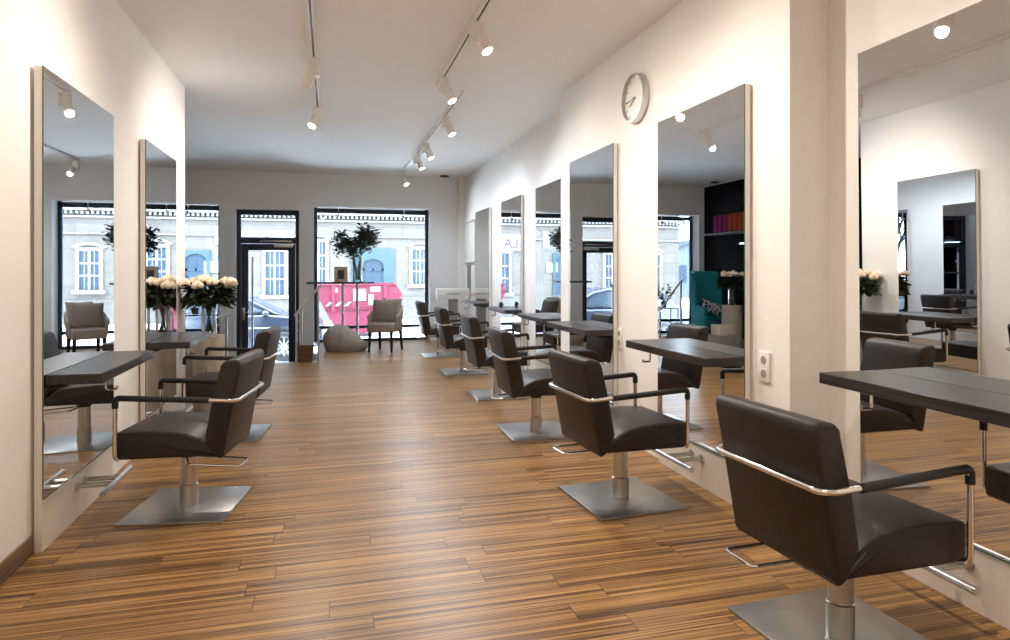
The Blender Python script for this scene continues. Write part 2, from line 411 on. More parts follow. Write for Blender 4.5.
# ------------------------------------------------------------------ styling chairs
def make_chair(label, loc, rz):
    t = thing('styling_chair', label, 'chair', loc, rz, 'brown leather styling chairs')
    MB().box(-.265, .265, -.28, .28, 0, .012, .003).build('base_plate', 'steel', t)
    m = MB(); m.lathe([(0, .012), (.048, .012), (.048, .125), (.043, .128), (.043, .285), (0, .285)], n=28)
    col = m.build('column', 'pole', t)
    MB().lathe([(0, .262), (.036, .262), (.055, .30), (.055, .335), (0, .335)], n=24).build('collar', 'rubber', t)
    hw = .245
    prof = [(-.245, .335), (.285, .325), (.292, .34), (.292, .445), (.282, .462), (.12, .472), (.0, .466), (-.08, .455), (-.14, .43), (-.19, .39), (-.23, .35)]
    m = MB(); m.prism(prof, -hw, hw, 'y', .014, 3); m.build('seat', 'leather', t)
    # seams along the sides of the seat
    for sy in (-1, 1):
        m = MB(); m.tube([(x+.004, sy*(hw-.002), z-.012) for x, z in prof[4:]], .003, 6); m.build('piping', 'leather', t)
    prof = [(-.258, .325), (-.24, .318), (-.217, .335), (-.165, .43), (-.196, .60), (-.236, .77), (-.245, .805), (-.262, .828), (-.325, .838), (-.345, .825), (-.348, .80), (-.308, .60)]
    m = MB(); m.prism(prof, -hw-.004, hw+.004, 'y', .015, 3); m.build('backrest', 'leather', t)
    w = .278
    pts = [(.258, -.24, .330), (.258, -w, .345), (.258, -w, .652), (-.30, -w, .628), (-.335, -w+.03, .627), (-.335, w-.03, .627), (-.30, w, .628), (.258, w, .652), (.258, w, .345), (.258, .24, .330)]
    m = MB(); m.tube(fillet(pts, .045, 6), .0105, 12); m.build('arm_frame', 'chrome', t)
    for sy in (-1, 1):
        y = sy*w
        m = MB(); m.tube(fillet([(-.20, y, .632), (.258, y, .652), (.258, y, .60)], .045, 6), .0155, 12); m.build('arm_pad', 'pad', t)
    m = MB(); m.tube(fillet([(-.02, .03, .285), (-.08, .03, .278), (-.335, .055, .268), (-.335, .205, .268), (-.06, .18, .278), (-.02, .08, .285)], .025, 5), .006, 8); m.build('pump_lever', 'chrome', t)
    for ch in t.children:
        if not ch.name.startswith(('base_plate', 'column')): ch.location.z = .002
    return t
chairs = [
    ((1.755, 1.945, 0), 3, 'brown leather styling chair with the black worn back, at the recessed mirror past the pillar'),
    ((1.605, 3.45, 0), 4, 'brown leather styling chair before the mirror under the wall clock, whole steel plate showing'),
    ((1.61, 5.06, 0), -1, 'brown leather styling chair facing the mirror by the pier corner, third in the row'),
    ((1.69, 6.66, 0), 0, 'brown leather styling chair fourth in the row, between two others along the white wall'),
    ((1.66, 8.29, 0), 0, 'brown leather styling chair second from the street window end of the row of six'),
    ((1.63, 10.0, 0), 0, 'brown leather styling chair at the window end of the row, by the white reception board'),
    ((-.755, 3.955, 0), 171, 'brown leather styling chair before the wide mirror on the short white wall'),
    ((-.765, 5.60, 0), 174, 'brown leather styling chair near the concrete pedestal with the roses'),
]
ch0 = make_chair(chairs[0][2], chairs[0][0], R(chairs[0][1]))
for loc, a, lab in chairs[1:]: dup(ch0, loc, R(a), lab)

# ------------------------------------------------------------------ mirror stations
def make_mirror(label, loc, rz, length, ZM):
    """origin at the back face, local +x points out of the wall, length along y"""
    t = thing('wall_mirror', label, 'mirror', loc, rz, 'tall salon wall mirrors')
    h = length/2
    MB().box(0, .033, -h, h, 0, ZM, .002).build('backing_board', 'board', t)
    m = MB(); m.box(.033, .039, -h+.001, h-.001, .25, ZM-.001); m.build('mirror_glass', 'mirror', t, smooth=None)
    m = MB()
    m.box(.033, .0385, -h, -h+.0012, .25, ZM); m.box(.033, .0385, h-.0012, h, .25, ZM); m.box(.033, .0405, -h, h, .243, .25); m.box(.033, .0385, -h, h, ZM-.0012, ZM)
    m.build('glass_edge', 'glass_edge', t)
    return t
def make_footrest(label, loc, rz):
    t = thing('footrest', label, 'footrest', loc, rz, 'steel footrests under the mirrors')
    m = MB()
    for y in (-.055, .055):
        m.lathe([(0, 0), (.026, 0), (.026, .008), (.012, .014), (0, .014)], (0, y, 0), 16, 'x'); m.cyl((.005, y, 0), (.165, y, 0), .0135, 12)
    m.build('bracket', 'pole', t)
    m = MB(); m.cyl((.175, -.235, 0), (.175, .235, 0), .0145, 14); m.cyl((.175, -.24, 0), (.175, -.228, 0), .0155, 14); m.cyl((.175, .228, 0), (.175, .24, 0), .0155, 14); m.build('bar', 'silver', t)
    return t
def make_table(label, loc, rz, length, depth=.29):
    """origin on the floor at the mirror glass; local +x out of the wall"""
    t = thing('styling_table', label, 'table', loc, rz, 'dark wall mounted styling tables')
    h = length/2
    m = MB(); m.box(.0, depth, -h, h, -.048, 0, .003, 1); top = m.build('table_top', 'table', t)
    m = MB(); m.tube(fillet([(depth-.055, .24-h, -.045), (depth-.055, .24-h, -.115), (depth-.005, .24-h, -.115), (depth-.005, .24-h, -.098)], .012, 4), .0065, 8); m.build('hook', 'chrome', t)
    m = MB(); m.box(.002, .05, -h+.1, h-.1, -.075, -.048, .004); m.build('wall_bracket', 'rubber', t)
    return t
mir = [  # label, location (back face), rot, length, table z, table y centre, table length
    ('tall mirror on the short wall, opposite the single chair, reflecting the armchair and the window', (XL+.012, 3.985, 0), 0, 1.02, .815, 3.965, .95),
    ('narrow looking mirror by the end corner of the short wall, reflecting white roses', (XL+.012, 5.705, 0), 0, .965, .78, 5.69, .90),
    ('tall mirror on the pier beside the wall clock, reflecting the teal chair', (XP-.008, 3.555, 0), 180, .965, .837, 3.555, .965),
    ('tall mirror at the pier corner below the clock, reflecting the entrance door', (XP-.008, 5.25, 0), 180, .97, .837, 5.235, .95),
    ('tall mirror on the recessed wall with a bright lamp reflected at its top', (XR-.018, 2.00, 0), 178.6, 1.03, .853, 1.93, 1.0),
    ('tall mirror just past the pier, half covered by its corner', (XR-.008, 7.02, 0), 180, .97, .80, 6.97, .94),
    ('tall mirror further along the wall, reflecting a street sign with letters', (XR-.008, 8.64, 0), 180, 1.0, .80, 8.53, .94),
    ('last tall mirror towards the window, pale and reflecting only white wall', (XR-.008, 10.39, 0), 180, .99, .80, 10.36, .94),
]
tlab = ['dark oak table under the mirror beside the single chair', 'dark oak table next to the white roses', 'dark oak table with chrome hook below the clock mirror',
        'dark oak table at the pier corner mirror', 'long dark oak table at the recessed mirror, cut by the picture edge', 'dark oak table just past the pier, behind the third chair',
        'dark oak table carrying a small black jar', 'dark oak table at the last mirror by the reception board']
flab = ['steel footrest bar below the mirror beside the single chair', 'steel footrest bar below the rose reflecting mirror', 'steel footrest bar under the clock mirror with shadow on white board',
        'steel footrest bar under the pier corner mirror', 'steel footrest bar below the recessed mirror and the big chair', 'steel footrest bar just past the pier',
        'steel footrest bar below the table with the jar', 'steel footrest bar below the last mirror by the window']
for i, (lab, loc, a, L, tz, ty, tl) in enumerate(mir):
    mr = make_mirror(lab, loc, R(a), L, 2.25 if a == 0 else (2.31 if i in (2, 3, 4) else 2.29))
    if i == 4: mr.rotation_euler[1] = R(.45)
    sx = 1 if a == 0 else -1
    gx = loc[0] + sx*.0405
    fy = loc[1]-.03 if a == 0 else loc[1]
    make_footrest(flab[i], (loc[0]+sx*.034, fy if i != 4 else 2.03, .172), R(a))
    dep = (.235, .285)[i] if a == 0 else (.29 if i == 4 else .235)
    make_table(tlab[i], (gx + sx*(.008 if i == 4 else 0), ty, tz), R(a), tl, dep)

def socket(label, loc):
    t = thing('power_socket', label, 'socket', loc, 0, 'double wall sockets')
    MB().box(-.014, 0, -.042, .042, -.078, .078, .004).build('cover', 'white_plastic', t)
    for z in (.036, -.036):
        m = MB(); m.lathe([(.021, 0), (.021, .002), (.017, .001), (0, .001)], (-.016, 0, z), 18, 'x'); m.build('outlet', 'socket_hole', t)
socket('double wall socket between the clock mirror and the end of the pier', (XP, 2.955, .80))
socket('double wall socket on the strip between the two pier mirrors', (XP, 4.725, .775))

# wall clock
t = thing('wall_clock', 'round wall clock with metal rim, high on the white pier', 'clock', (XP, 4.42, 2.575), 0)
m = MB(); m.lathe([(.168, 0), (.178, -.003), (.18, -.045), (.176, -.055), (.170, -.055), (.166, -.045), (.164, -.03)], (0, 0, 0), 48, 'x'); m.build('rim', 'silver', t)
dial = MB().lathe([(0, 0), (.168, 0), (.168, -.028), (0, -.028)], (0, 0, 0), 40, 'x').build('dial', 'clock_face', t)
for k in range(12):
    a = k*PI/6; m = MB(); m.box(-.0295, -.0275, -.003, .003, .135, .158, mtx=Matrix.Rotation(a, 4, 'X')); m.build('hour_mark', 'ink', dial)
m = MB(); m.box(-.034, -.031, -.004, .004, -.015, .09, mtx=Matrix.Rotation(R(-123), 4, 'X')); m.box(-.038, -.035, -.003, .003, -.02, .13, mtx=Matrix.Rotation(R(-95), 4, 'X')); m.lathe([(.008, -.03), (.008, -.04), (0, -.04)], (0, 0, 0), 12, 'x'); m.build('hands', 'ink', t)

# ------------------------------------------------------------------ ceiling lighting
def track(label, x, y0, y1):
    t = thing('ceiling_track', label, 'light track', (x, (y0+y1)/2, H), 0, 'ceiling lighting tracks')
    h = (y1-y0)/2
    m = MB(); m.box(-.018, -.007, -h, h, -.034, 0); m.box(.007, .018, -h, h, -.034, 0); m.box(-.02, .02, -h-.012, -h, -.036, 0); m.box(-.02, .02, h, h+.012, -.036, 0); m.build('rail', 'lamp_white', t)
    MB().box(-.007, .007, -h, h, -.031, -.0005).build('slot', 'track', t)
track('ceiling track starting above the short wall side of the aisle', -.125, -2.6, 7.2)
track('ceiling track with box lamps over the near chairs', .97, -2.6, 6.02)
track('ceiling track running on to the street window', 1.225, 6.2, 11.6)
LAMP_W = 33
def lamp(label, x, y, aim, watts=LAMP_W, col=(1, .91, .81)):
    t = thing('track_spotlight', label, 'spotlight', (x, y, H-.034), 0, 'white track spotlights')
    m = MB(); m.box(-.042, .042, -.05, .05, -.15, -.02, .004)
    for k in range(5): m.box(-.044, .044, -.042+k*.02, -.038+k*.02, -.14, -.04)
    m.cyl((0, 0, -.03), (0, 0, .004), .014, 12); m.build('driver_box', 'lamp_white', t)
    d = (Vector(aim) - Vector((x, y, H-.24))).normalized()
    side = Vector((d.x, d.y, 0)).normalized()
    hc = Vector((side.x*.055, side.y*.055, -.165))
    q = Vector((0, 0, -1)).rotation_difference(d).to_matrix().to_4x4()
    mt = Matrix.Translation(hc) @ q
    m = MB(); m.lathe([(0, .06), (.036, .06), (.043, .05), (.043, -.055), (.041, -.06), (.037, -.058), (.037, -.044), (0, -.044)], n=24, mtx=mt)
    m.cyl((0, 0, -.14), tuple(hc), .012, 8); m.build('lamp_head', 'lamp_white', t)
    m = MB(); m.lathe([(0, -.05), (.022, -.049), (.036, -.046), (.0365, -.044)], n=20, mtx=mt); m.build('lens', 'bulb', t)
    l = bpy.data.lights.new('spot_beam', 'SPOT'); l.energy = watts; l.spot_size = R(150); l.spot_blend = 1.0; l.shadow_soft_size = .034; l.color = col
    o = bpy.data.objects.new('spot_beam', l); C.objects.link(o); o.parent = t
    o.matrix_local = Matrix.Translation(hc + d*.064) @ Vector((0, 0, -1)).rotation_difference(d).to_matrix().to_4x4()
LW = [  # label, x, y, aim
    ('added unseen fill spotlight on the short-side track deep in the rear of the salon', -.125, -1.6, (-1.0, -3.0, .8)),  # added behind the camera to lift the ambient light
    ('added unseen fill spotlight on the short-side track, between its rear end and the wide mirror', -.125, .3, (-1.3, .3, .6)),  # unseen extra spot, fills the room with bounced light
    ('added unseen fill spotlight on the chair-side track in the rear of the salon', .97, -1.4, (1.9, -2.2, .6)),  # added out of view, brightens the rear for more bounce
    ('white box spotlight on the short-side track, over the near end of the wide mirror', -.125, 3.72, (-1.3, 3.2, .9)),
    ('white box spotlight midway on the short-side track, its lamp turned aside', -.125, 5.45, (-1.3, 6.6, .8)),
    ('glowing spotlight at the far end of the short-side track', -.125, 7.1, (-.9, 6.2, 1.0)),
    ('added unseen fill spotlight over the recessed mirror, behind the picture top edge', .97, 1.2, (2.1, .8, .6)),  # extra spot above the view, added as fill on the wall
    ('box spotlight above the large chair, seen only in the recessed mirror', .97, 3.4, (2.1, 2.5, .5)),
    ('largest visible box spotlight, white with a bright oval lens, by the picture top', .97, 4.38, (2.0, 3.5, .5)),
    ('box spotlight near the end of the first chair-side track', .97, 5.72, (2.0, 5.0, .5)),
    ('first small spotlight on the track towards the window', 1.225, 7.1, (2.1, 6.5, .5)),
    ('second small spotlight on the window track, one of a close pair', 1.225, 8.65, (2.1, 8.1, .5)),
    ('third small spotlight on the window track, other of the close pair', 1.225, 9.55, (2.1, 9.1, .5)),
    ('last small spotlight at the window end of the track', 1.225, 11.45, (1.9, 10.6, 1.0)),
]
for lab, x, y, a in LW: lamp(lab, x, y, a, LAMP_W*1.2 if x > 1.1 else LAMP_W, (.80, .90, 1.0) if x > 1.1 else (1, .91, .81))
def downlight(label, loc):
    t = thing('ceiling_speaker', label, 'ceiling fitting', loc, 0)
    MB().lathe([(0, 0), (.085, 0), (.09, -.012), (.075, -.018), (.07, -.01), (0, -.008)], (0, 0, 0), 28).build('grille', 'rubber', t)
downlight('small round black fitting in the ceiling corner by the window', (2.02, 11.85, H))
downlight('small round black fitting on the ceiling by the black wall', (-2.95, 11.3, H))

# ------------------------------------------------------------------ roses and pedestals
def pedestal(label, loc, rx, ry, h, rz=0):
    t = thing('pedestal', label, 'pedestal', loc, rz, 'concrete pedestals with roses')
    m = MB(); m.lathe([(0, 0), (.98, 0), (1, .012), (1, h-.012), (.98, h), (0, h)], (0, 0, 0), 40, sx=rx, sy=ry); m.build('block', 'concrete', t)
def roses(lab_b, lab_v, loc, seed):
    rnd = random.Random(seed); x, y, z = loc
    v = thing('glass_vase', lab_v, 'vase', loc, 0, 'glass vases with roses')
    m = MB(); m.lathe([(0, 0), (.055, 0), (.06, .01), (.063, .27), (.066, .272), (.066, .27), (.058, .27), (.055, .015), (0, .015)], n=28); m.build('vase_body', 'vase', v)
    b = thing('rose_bouquet', lab_b, 'flowers', loc, 0, 'bouquets of cream roses')
    st = MB(); fo = MB(); heads = []
    for k in range(22):
        a = rnd.uniform(0, 2*PI); rr = .19*math.sqrt(rnd.random()); lobe = .03 if k % 2 else -.03
        hx, hy = rr*math.cos(a)*1.05+lobe, rr*math.sin(a)*.9
        hz = .505 + .05*rnd.random() - .25*rr
        ok = all((hx-q[0])**2+(hy-q[1])**2+(hz-q[2])**2 > .055**2 for q in heads)
        if not ok: continue
        heads.append((hx, hy, hz))
        bx, by = -.035*math.cos(a), -.035*math.sin(a)
        st.tube([(bx, by, .025), (hx*.12, hy*.12, .25), (hx*.7, hy*.7, .38), (hx, hy, hz-.02)], .0035, 6)
    for (hx, hy, hz) in heads:
        m = MB(); c0 = (hx, hy, hz)
        m.ball(c0, .034, (1, 1, 1.1), 10, 7)
        for j in range(7):
            aa = j*2*PI/5+rnd.random(); rr = .022 if j < 3 else .033
            m.ball((hx+rr*math.cos(aa), hy+rr*math.sin(aa), hz-.004-(.006 if j > 2 else 0)), .028, (.9, .9, 1.0), 8, 6)
        m.build('rose', 'rose', b)
    for k in range(420):
        a = rnd.uniform(0, 2*PI); rr = .21*math.sqrt(rnd.random()); z0 = rnd.uniform(.30, .485)-.2*max(0, rr-.1)
        fo.leaf((rr*math.cos(a)*.85, rr*math.sin(a)*.8, z0), (math.cos(a), math.sin(a), rnd.uniform(-.5, .7)), rnd.uniform(.06, .11), rnd.uniform(.04, .065))
    st.build('stems', 'stem', b); fo.build('foliage', 'leaf', b, smooth=None)
pedestal('round pale concrete pedestal beside the dark table, under the roses at the wall end', (-1.085, 6.58, 0), .135, .16, .70)
roses('bouquet of cream roses in a clear vase at the end of the short wall', 'clear glass vase of roses on the pedestal by the short wall', (-1.085, 6.58, .70), 3)
pedestal('concrete pedestal by the black wall, seen in the clock mirror', (-2.05, 9.4, 0), .16, .16, .74)
roses('bouquet of cream roses in front of the black wall, seen in the clock mirror', 'glass vase of roses in front of the black wall', (-2.05, 9.4, .74), 8)
tag(MB().box(-.16, .16, -.16, .16, 0, .30, .008).build('storage_cube', 'grey_box', loc=(-1.62, 9.02, 0)), 'low grey cube on the floor before the concrete pedestal', 'cube')
tag(MB().box(-.13, .13, -.13, .13, 0, .155, .008).build('storage_cube', 'tan_box', loc=(-1.64, 9.04, .30)), 'light tan box lying on top of the grey cube', 'cube')

# ------------------------------------------------------------------ armchair with two cushions, bean bag
def cushion(label, loc, rot, size, m, group=None):
    mb = MB(); t = bmesh.new(); bmesh.ops.create_grid(t, x_segments=12, y_segments=12, size=.5)
    top = []
    for v in t.verts:
        u, w = v.co.x*2, v.co.y*2
        e = (max(0, 1-u*u)**.45)*(max(0, 1-w*w)**.45)
        pin = 1-.06*(1-abs(u))*abs(w)**3-.06*(1-abs(w))*abs(u)**3
        v.co = Vector((v.co.x*size[0]*(1-.05*(1-w*w)*u*u), v.co.y*size[1]*(1-.05*(1-u*u)*w*w), e*size[2]/2))
    me = bpy.data.meshes.new('tmp'); t.to_mesh(me); mb.bm.from_mesh(me)
    for v in t.verts: v.co.z *= -1
    bmesh.ops.reverse_faces(t, faces=t.faces); t.to_mesh(me); mb.bm.from_mesh(me); t.free(); bpy.data.meshes.remove(me)
    bmesh.ops.remove_doubles(mb.bm, verts=mb.bm.verts, dist=1e-4)
    o = mb.build('cushion', m, loc=loc, smooth=R(80)); o.rotation_euler = rot
    return tag(o, label, 'cushion', group)
AX, AY, AR = .87, 10.80, R(-29)
t = thing('upholstered_armchair', 'beige upholstered armchair with dark tapered legs, in front of the street window', 'armchair', (AX, AY, 0), AR); t.scale = (.82, .82, .96)
m = MB(); m.box(-.27, .27, -.27, .27, .33, .485, .028, 3); m.build('seat', 'linen', t)
m = MB()
outer = [(-.30, -.14), (-.29, .12), (-.24, .25), (-.12, .31), (.12, .31), (.24, .25), (.29, .12), (.30, -.14)]
inner = [(.25, -.13), (.24, .10), (.20, .20), (.10, .25), (-.10, .25), (-.20, .20), (-.24, .10), (-.25, -.13)]
tb = bmesh.new(); n = 8
def shell_h(i): return (.60, .70, .76, .80, .80, .76, .70, .60)[i]
vo = [tb.verts.new((x, y, .35)) for x, y in outer]; vt = [tb.verts.new((x*1.12, y*1.12 if y > 0 else y, shell_h(i))) for i, (x, y) in enumerate(outer)]
wi = [tb.verts.new((x, y, .35)) for x, y in inner[::-1]]; wt = [tb.verts.new((x*1.14, y*1.14 if y > 0 else y, shell_h(i))) for i, (x, y) in enumerate(inner[::-1])]
for i in range(7):
    tb.faces.new((vo[i], vo[i+1], vt[i+1], vt[i])); tb.faces.new((wi[i+1], wi[i], wt[i], wt[i+1])); tb.faces.new((vt[i], vt[i+1], wt[i+1], wt[i])); tb.faces.new((vo[i+1], vo[i], wi[i], wi[i+1]))
for i in (0, 7): tb.faces.new((vo[i], vt[i], wt[i], wi[i]))
bmesh.ops.recalc_face_normals(tb, faces=tb.faces)
bmesh.ops.bevel(tb, geom=[e for e in tb.edges if len(e.link_faces) == 2 and e.calc_face_angle() > 1.0], offset=.014, segments=2, profile=.5, affect='EDGES')
m._merge(tb); m.build('backrest', 'linen', t, smooth=R(60))
for sx in (-1, 1):
    for sy in (-1, 1):
        m = MB(); m.tube([(sx*.225, sy*.22, .34), (sx*.24, sy*(.235 if sy < 0 else .27), 0)], [.036, .022], 10); m.build('leg', 'dark_wood', t)
Rz = lambda x, y, a=AR, ox=AX, oy=AY: (ox+x*math.cos(a)-y*math.sin(a), oy+x*math.sin(a)+y*math.cos(a))
x, y = Rz(-.02, .0); cushion('taupe cushion leaning in front in the beige armchair', (x, y, .655), (R(70), 0, AR+R(10)), (.40, .38, .11), 'linen_dark', 'armchair cushions')
x, y = Rz(.06, .10); cushion('lighter cushion tucked behind the taupe one in the beige armchair', (x, y, .665), (R(76), 0, AR-R(6)), (.36, .38, .09), 'linen', 'armchair cushions')
# bean bag
t = bmesh.new(); bmesh.ops.create_icosphere(t, subdivisions=5, radius=1)
from mathutils import noise
for v in t.verts:
    p = v.co.copy()
    k = 1 - .45*max(0, p.x)
    zz = max(p.z, -.55)
    x_ = p.x*.36; y_ = p.y*.27*(1-.15*p.x); z_ = (zz+.55)*.27*k*(1 - .18*p.x)
    nn = noise.fractal(p*2.2, 1, 2, 3)*.011
    v.co = Vector((x_+nn, y_+nn, max(0, z_+nn*.8 if zz > -.5 else 0)))
mb = MB(); mb._merge(t); o = mb.build('bean_bag', 'bag', loc=(.245, 11.02, 0), smooth=R(70)); tag(o, 'slumped grey brown bean bag on the floor under the bar table', 'bean bag'); o.rotation_euler = (0, 0, R(-10))

# bar table by the window
t = thing('bar_table', 'slim dark bar table with thin steel legs standing at the street window', 'table', (.17, 11.45, 0), 0)
MB().box(-.55, .55, -.16, .16, 1.085, 1.115, .006).build('table_top', 'frame', t)
for x in (.04, .28):
    m = MB(); m.cyl((x, 0, .0), (x, 0, 1.086), .022, 12); m.lathe([(0, 0), (.10, 0), (.10, .008), (0, .012)], (x, 0, 0), 20); m.build('leg', 'silver', t)
for x, lab in ((.60, 'slim black stick hanging upright just behind the armchair back'), (.735, 'slim black stick at the far side behind the armchair cushions')):
    pass
# picture frame
t = thing('picture_frame', 'small tan picture frame with a dark photo, on the bar table', 'picture frame', (.18, 11.40, 1.115), R(4))
mt = Matrix.Rotation(R(-8), 4, 'X')
m = MB(); m.box(-.11, -.082, -.012, .012, 0, .26, .003, mtx=mt); m.box(.082, .11, -.012, .012, 0, .26, .003, mtx=mt); m.box(-.082, .082, -.012, .012, 0, .03, .003, mtx=mt); m.box(-.082, .082, -.012, .012, .23, .26, .003, mtx=mt); m.build('moulding', 'tan_box', t)
MB().box(-.082, .082, -.004, .004, .03, .23, mtx=mt).build('mount', 'tan_box', t)
MB().box(-.055, .05, -.006, -.004, .05, .20, mtx=mt).build('photo', 'photo', t)
# vase with leafy branches
t = thing('tall_glass_vase', 'tall clear glass vase on the bar table, holding leafy branches', 'vase', (.45, 11.45, 1.115), 0)
MB().lathe([(0, 0), (.07, 0), (.075, .01), (.085, .46), (.088, .462), (.088, .458), (.079, .458), (.068, .02), (0, .02)], n=28).build('vase_body', 'vase', t)
t = thing('leafy_branches', 'two bushy clumps of dark green leaves in the tall window vase', 'plant', (.45, 11.45, 1.115), 0)
st = MB(); fo = MB(); rnd = random.Random(5)
for cx, cz, rr, nb in ((-.19, .66, .16, 9), (.15, .73, .21, 13)):
    for k in range(nb):
        a = rnd.uniform(0, 2*PI); q = rr*math.sqrt(rnd.random()); ex, ey, ez = cx+q*math.cos(a), q*math.sin(a)*.8, cz+rnd.uniform(-.13, .16)
        st.tube([(rnd.uniform(-.04, .04), rnd.uniform(-.04, .04), .03), (cx*.35, 0, .44), (ex*.8, ey*.8, ez-.12), (ex, ey, ez)], .004, 5)
        for j in range(44):
            p = Vector((ex, ey, ez)) + Vector((rnd.gauss(0, .045), rnd.gauss(0, .045), rnd.gauss(-.02, .06)))
            aa = rnd.uniform(0, 2*PI); fo.leaf(p, (math.cos(aa), math.sin(aa), rnd.uniform(-.3, 1.0)), rnd.uniform(.07, .12), rnd.uniform(.04, .06), .2)
st.build('stems', 'stem', t); fo.build('foliage', 'leaf2', t, smooth=None)
# flared wooden bin by the stairs
t = thing('waste_bin', 'brown flared box shaped bin beside the stair rail post', 'bin', (-.335, 9.78, 0), 0)
m = MB(); tb = bmesh.new()
lo = [(-.10, -.055), (.10, -.055), (.10, .055), (-.10, .055)]
a = [tb.verts.new((x*.85, y, 0)) for x, y in lo]; b = [tb.verts.new((x*1.15, y, .23)) for x, y in lo]; c = [tb.verts.new((x*1.02, y*.8, .23)) for x, y in lo]; d = [tb.verts.new((x*.8, y*.8, .02)) for x, y in lo]
for i in range(4):
    j = (i+1) % 4
    tb.faces.new((a[i], a[j], b[j], b[i])); tb.faces.new((b[i], b[j], c[j], c[i])); tb.faces.new((c[i], c[j], d[j], d[i]))
tb.faces.new(a[::-1]); tb.faces.new(d); m._merge(tb); m.build('body', 'brown_wood', t)
m = MB(); m.tube([(-.115, -.057, .228), (.115, -.057, .228), (.115, .057, .228), (-.115, .057, .228)], .006, 6, closed=True); m.build('rim', 'brown_wood', t)

# stair rails
t = thing('stair_handrail', 'steel handrail with cables dropping to the entrance landing beside the bin', 'handrail', (0, 9.86, 0), 0)
m = MB(); m.cyl((-.165, .03, -.62+.62), (-.165, .03, 1.05), .016, 12); m.build('post', 'silver', t)
for x in (-.465, -.395):
    m = MB(); m.cyl((x, .03, -.55 if x < -.45 else -.36), (x, .03, .66 if x < -.45 else .75), .014, 10); m.build('post', 'silver', t)
m = MB(); m.tube([(-.12, .03, 1.085), (-.165, .03, 1.055), (-.49, .03, .655)], .019, 12); m.build('rail', 'silver', t)
m = MB()
for k in range(5): m.cyl((-.465, .03, .03+k*.13), (-.395, .03, .115+k*.13), .005, 8)
m.build('cable', 'silver', t)
t = thing('stair_handrail', 'steel handrail with sloping cables behind the roses, other side of the landing', 'handrail', (0, 11.3, 0), 0)
for x, z0, z1 in ((-2.22, 0, 1.12), (-1.77, -.36, .52), (-1.60, -.55, .56)):
    m = MB(); m.cyl((x, 0, z0), (x, 0, z1), .018, 12); m.build('post', 'silver', t)
m = MB(); m.tube([(-2.26, 0, 1.16), (-1.77, 0, .545)], .019, 12); m.tube([(-1.77, 0, .545), (-1.585, .1, .60)], .017, 10); m.build('rail', 'silver', t)
m = MB()
for k in range(5): m.tube([(-1.77, 0, .42-k*.13), (-1.60, 0, .50-k*.13)], .006, 8)
m.build('cable', 'silver', t)

# clips hanging from the window heads
def clip(label, x):
    t = thing('hanging_clip', label, 'window fitting', (x, 12.34, ZT), 0, 'small grey fittings at the window heads')
    m = MB(); m.cyl((0, 0, 0), (0, 0, -.14), .008, 8); m.build('rod', 'silver', t)
    m = MB(); m.lathe([(0, .0), (.022, 0), (.036, -.05), (.03, -.052), (0, -.02)], (0, 0, 0), 14, mtx=Matrix.Translation((0, 0, -.13)) @ Matrix.Rotation(R(35), 4, 'Y')); m.build('head', 'silver', t)
clip('small grey fitting above the leafy vase at the window head', .15)
clip('small grey fitting above the armchair at the window head', 1.34)
clip('small grey fitting at the head of the window behind the roses', -2.37)
clip('small grey fitting at the window head near the black wall', -2.86)

# reception board on a post, wall shelves, poster
t = thing('reception_board', 'white counter board with a line of small grey print, past the last chair', 'counter', (2.10, 11.55, 0), 0)
m = MB(); m.box(-.27, .31, -.10, .10, .80, .985, .006); m.build('board', 'white_plastic', t)
m = MB(); m.box(-.05, .10, -.06, .06, 0, .80, .004); m.build('post', 'grey_box', t)
m = MB()
for k in range(7): m.box(-.10+k*.034, -.10+k*.034+.024, -.1015, -.1003, .885, .905)
m.build('print', 'ink', t)
t = thing('wall_display', 'shallow white display case with two ledges on the wall by the window corner', 'display case', (XR, 11.48, 1.35), 0)
m = MB(); m.box(-.06, 0, -.40, .40, .83, .86, .003); m.box(-.06, 0, -.40, .40, .10, .13, .003); m.box(-.02, 0, -.40, .40, -.45, .83); m.build('ledge', 'white_plastic', t)
MB().box(-.028, -.02, -.12, .16, -.40, .06).build('poster', 'grey_box', t)
t = thing('black_jar', 'small black jar on the dark table before the sign reflecting mirror', 'jar', (2.27, 8.72, .80), 0)
MB().lathe([(0, 0), (.024, 0), (.026, .01), (.026, .05), (.018, .056), (0, .056)], n=18).build('body', 'rubber', t)
MB().lathe([(0, .056), (.02, .056), (.02, .072), (0, .074)], n=18).build('lid', 'rubber', t)

# ------------------------------------------------------------------ alcove: black wall, towels, teal chair, nest of tables
t = thing('wall_shelf', 'long dark shelf high on the black wall, holding towels', 'shelf', (XB, 10.55, 2.04), 0)
MB().box(0, .30, -1.4, 1.2, -.03, 0, .003).build('board', 'shelf', t)
cols = ['fuchsia', 'fuchsia', 'fuchsia', 'orange', 'orange', 'orange', 'lime']
lab = {'fuchsia': ['first of the fuchsia towels, at the window end of the shelf', 'middle one of the fuchsia towels on the shelf', 'fuchsia towel that touches the orange ones'],
       'orange': ['orange towel that touches the fuchsia ones', 'middle one of the orange towels on the shelf', 'orange towel beside the olive green one'], 'lime': ['olive green rolled towel at the end of the towel row']}
cnt = {}
for k, cn in enumerate(cols):
    y = 11.33-k*.162; i = cnt.get(cn, 0); cnt[cn] = i+1
    m = MB(); m.box(-.13, .13, -.077, .077, 0, .34, .035, 3); m.box(-.135, -.10, -.05, .05, .02, .335, .012, 2)
    for zz in (.11, .22): m.box(-.131, .131, -.079, .079, zz, zz+.012, .004)
    tag(m.build('folded_towel', cn, loc=(XB+.15, y, 2.04)), lab[cn][i], 'towel', 'towels on the black wall shelf')
t = thing('storage_box', 'dark box with pale marks next to the green towel', 'box', (XB+.15, 10.03, 2.04), 0)
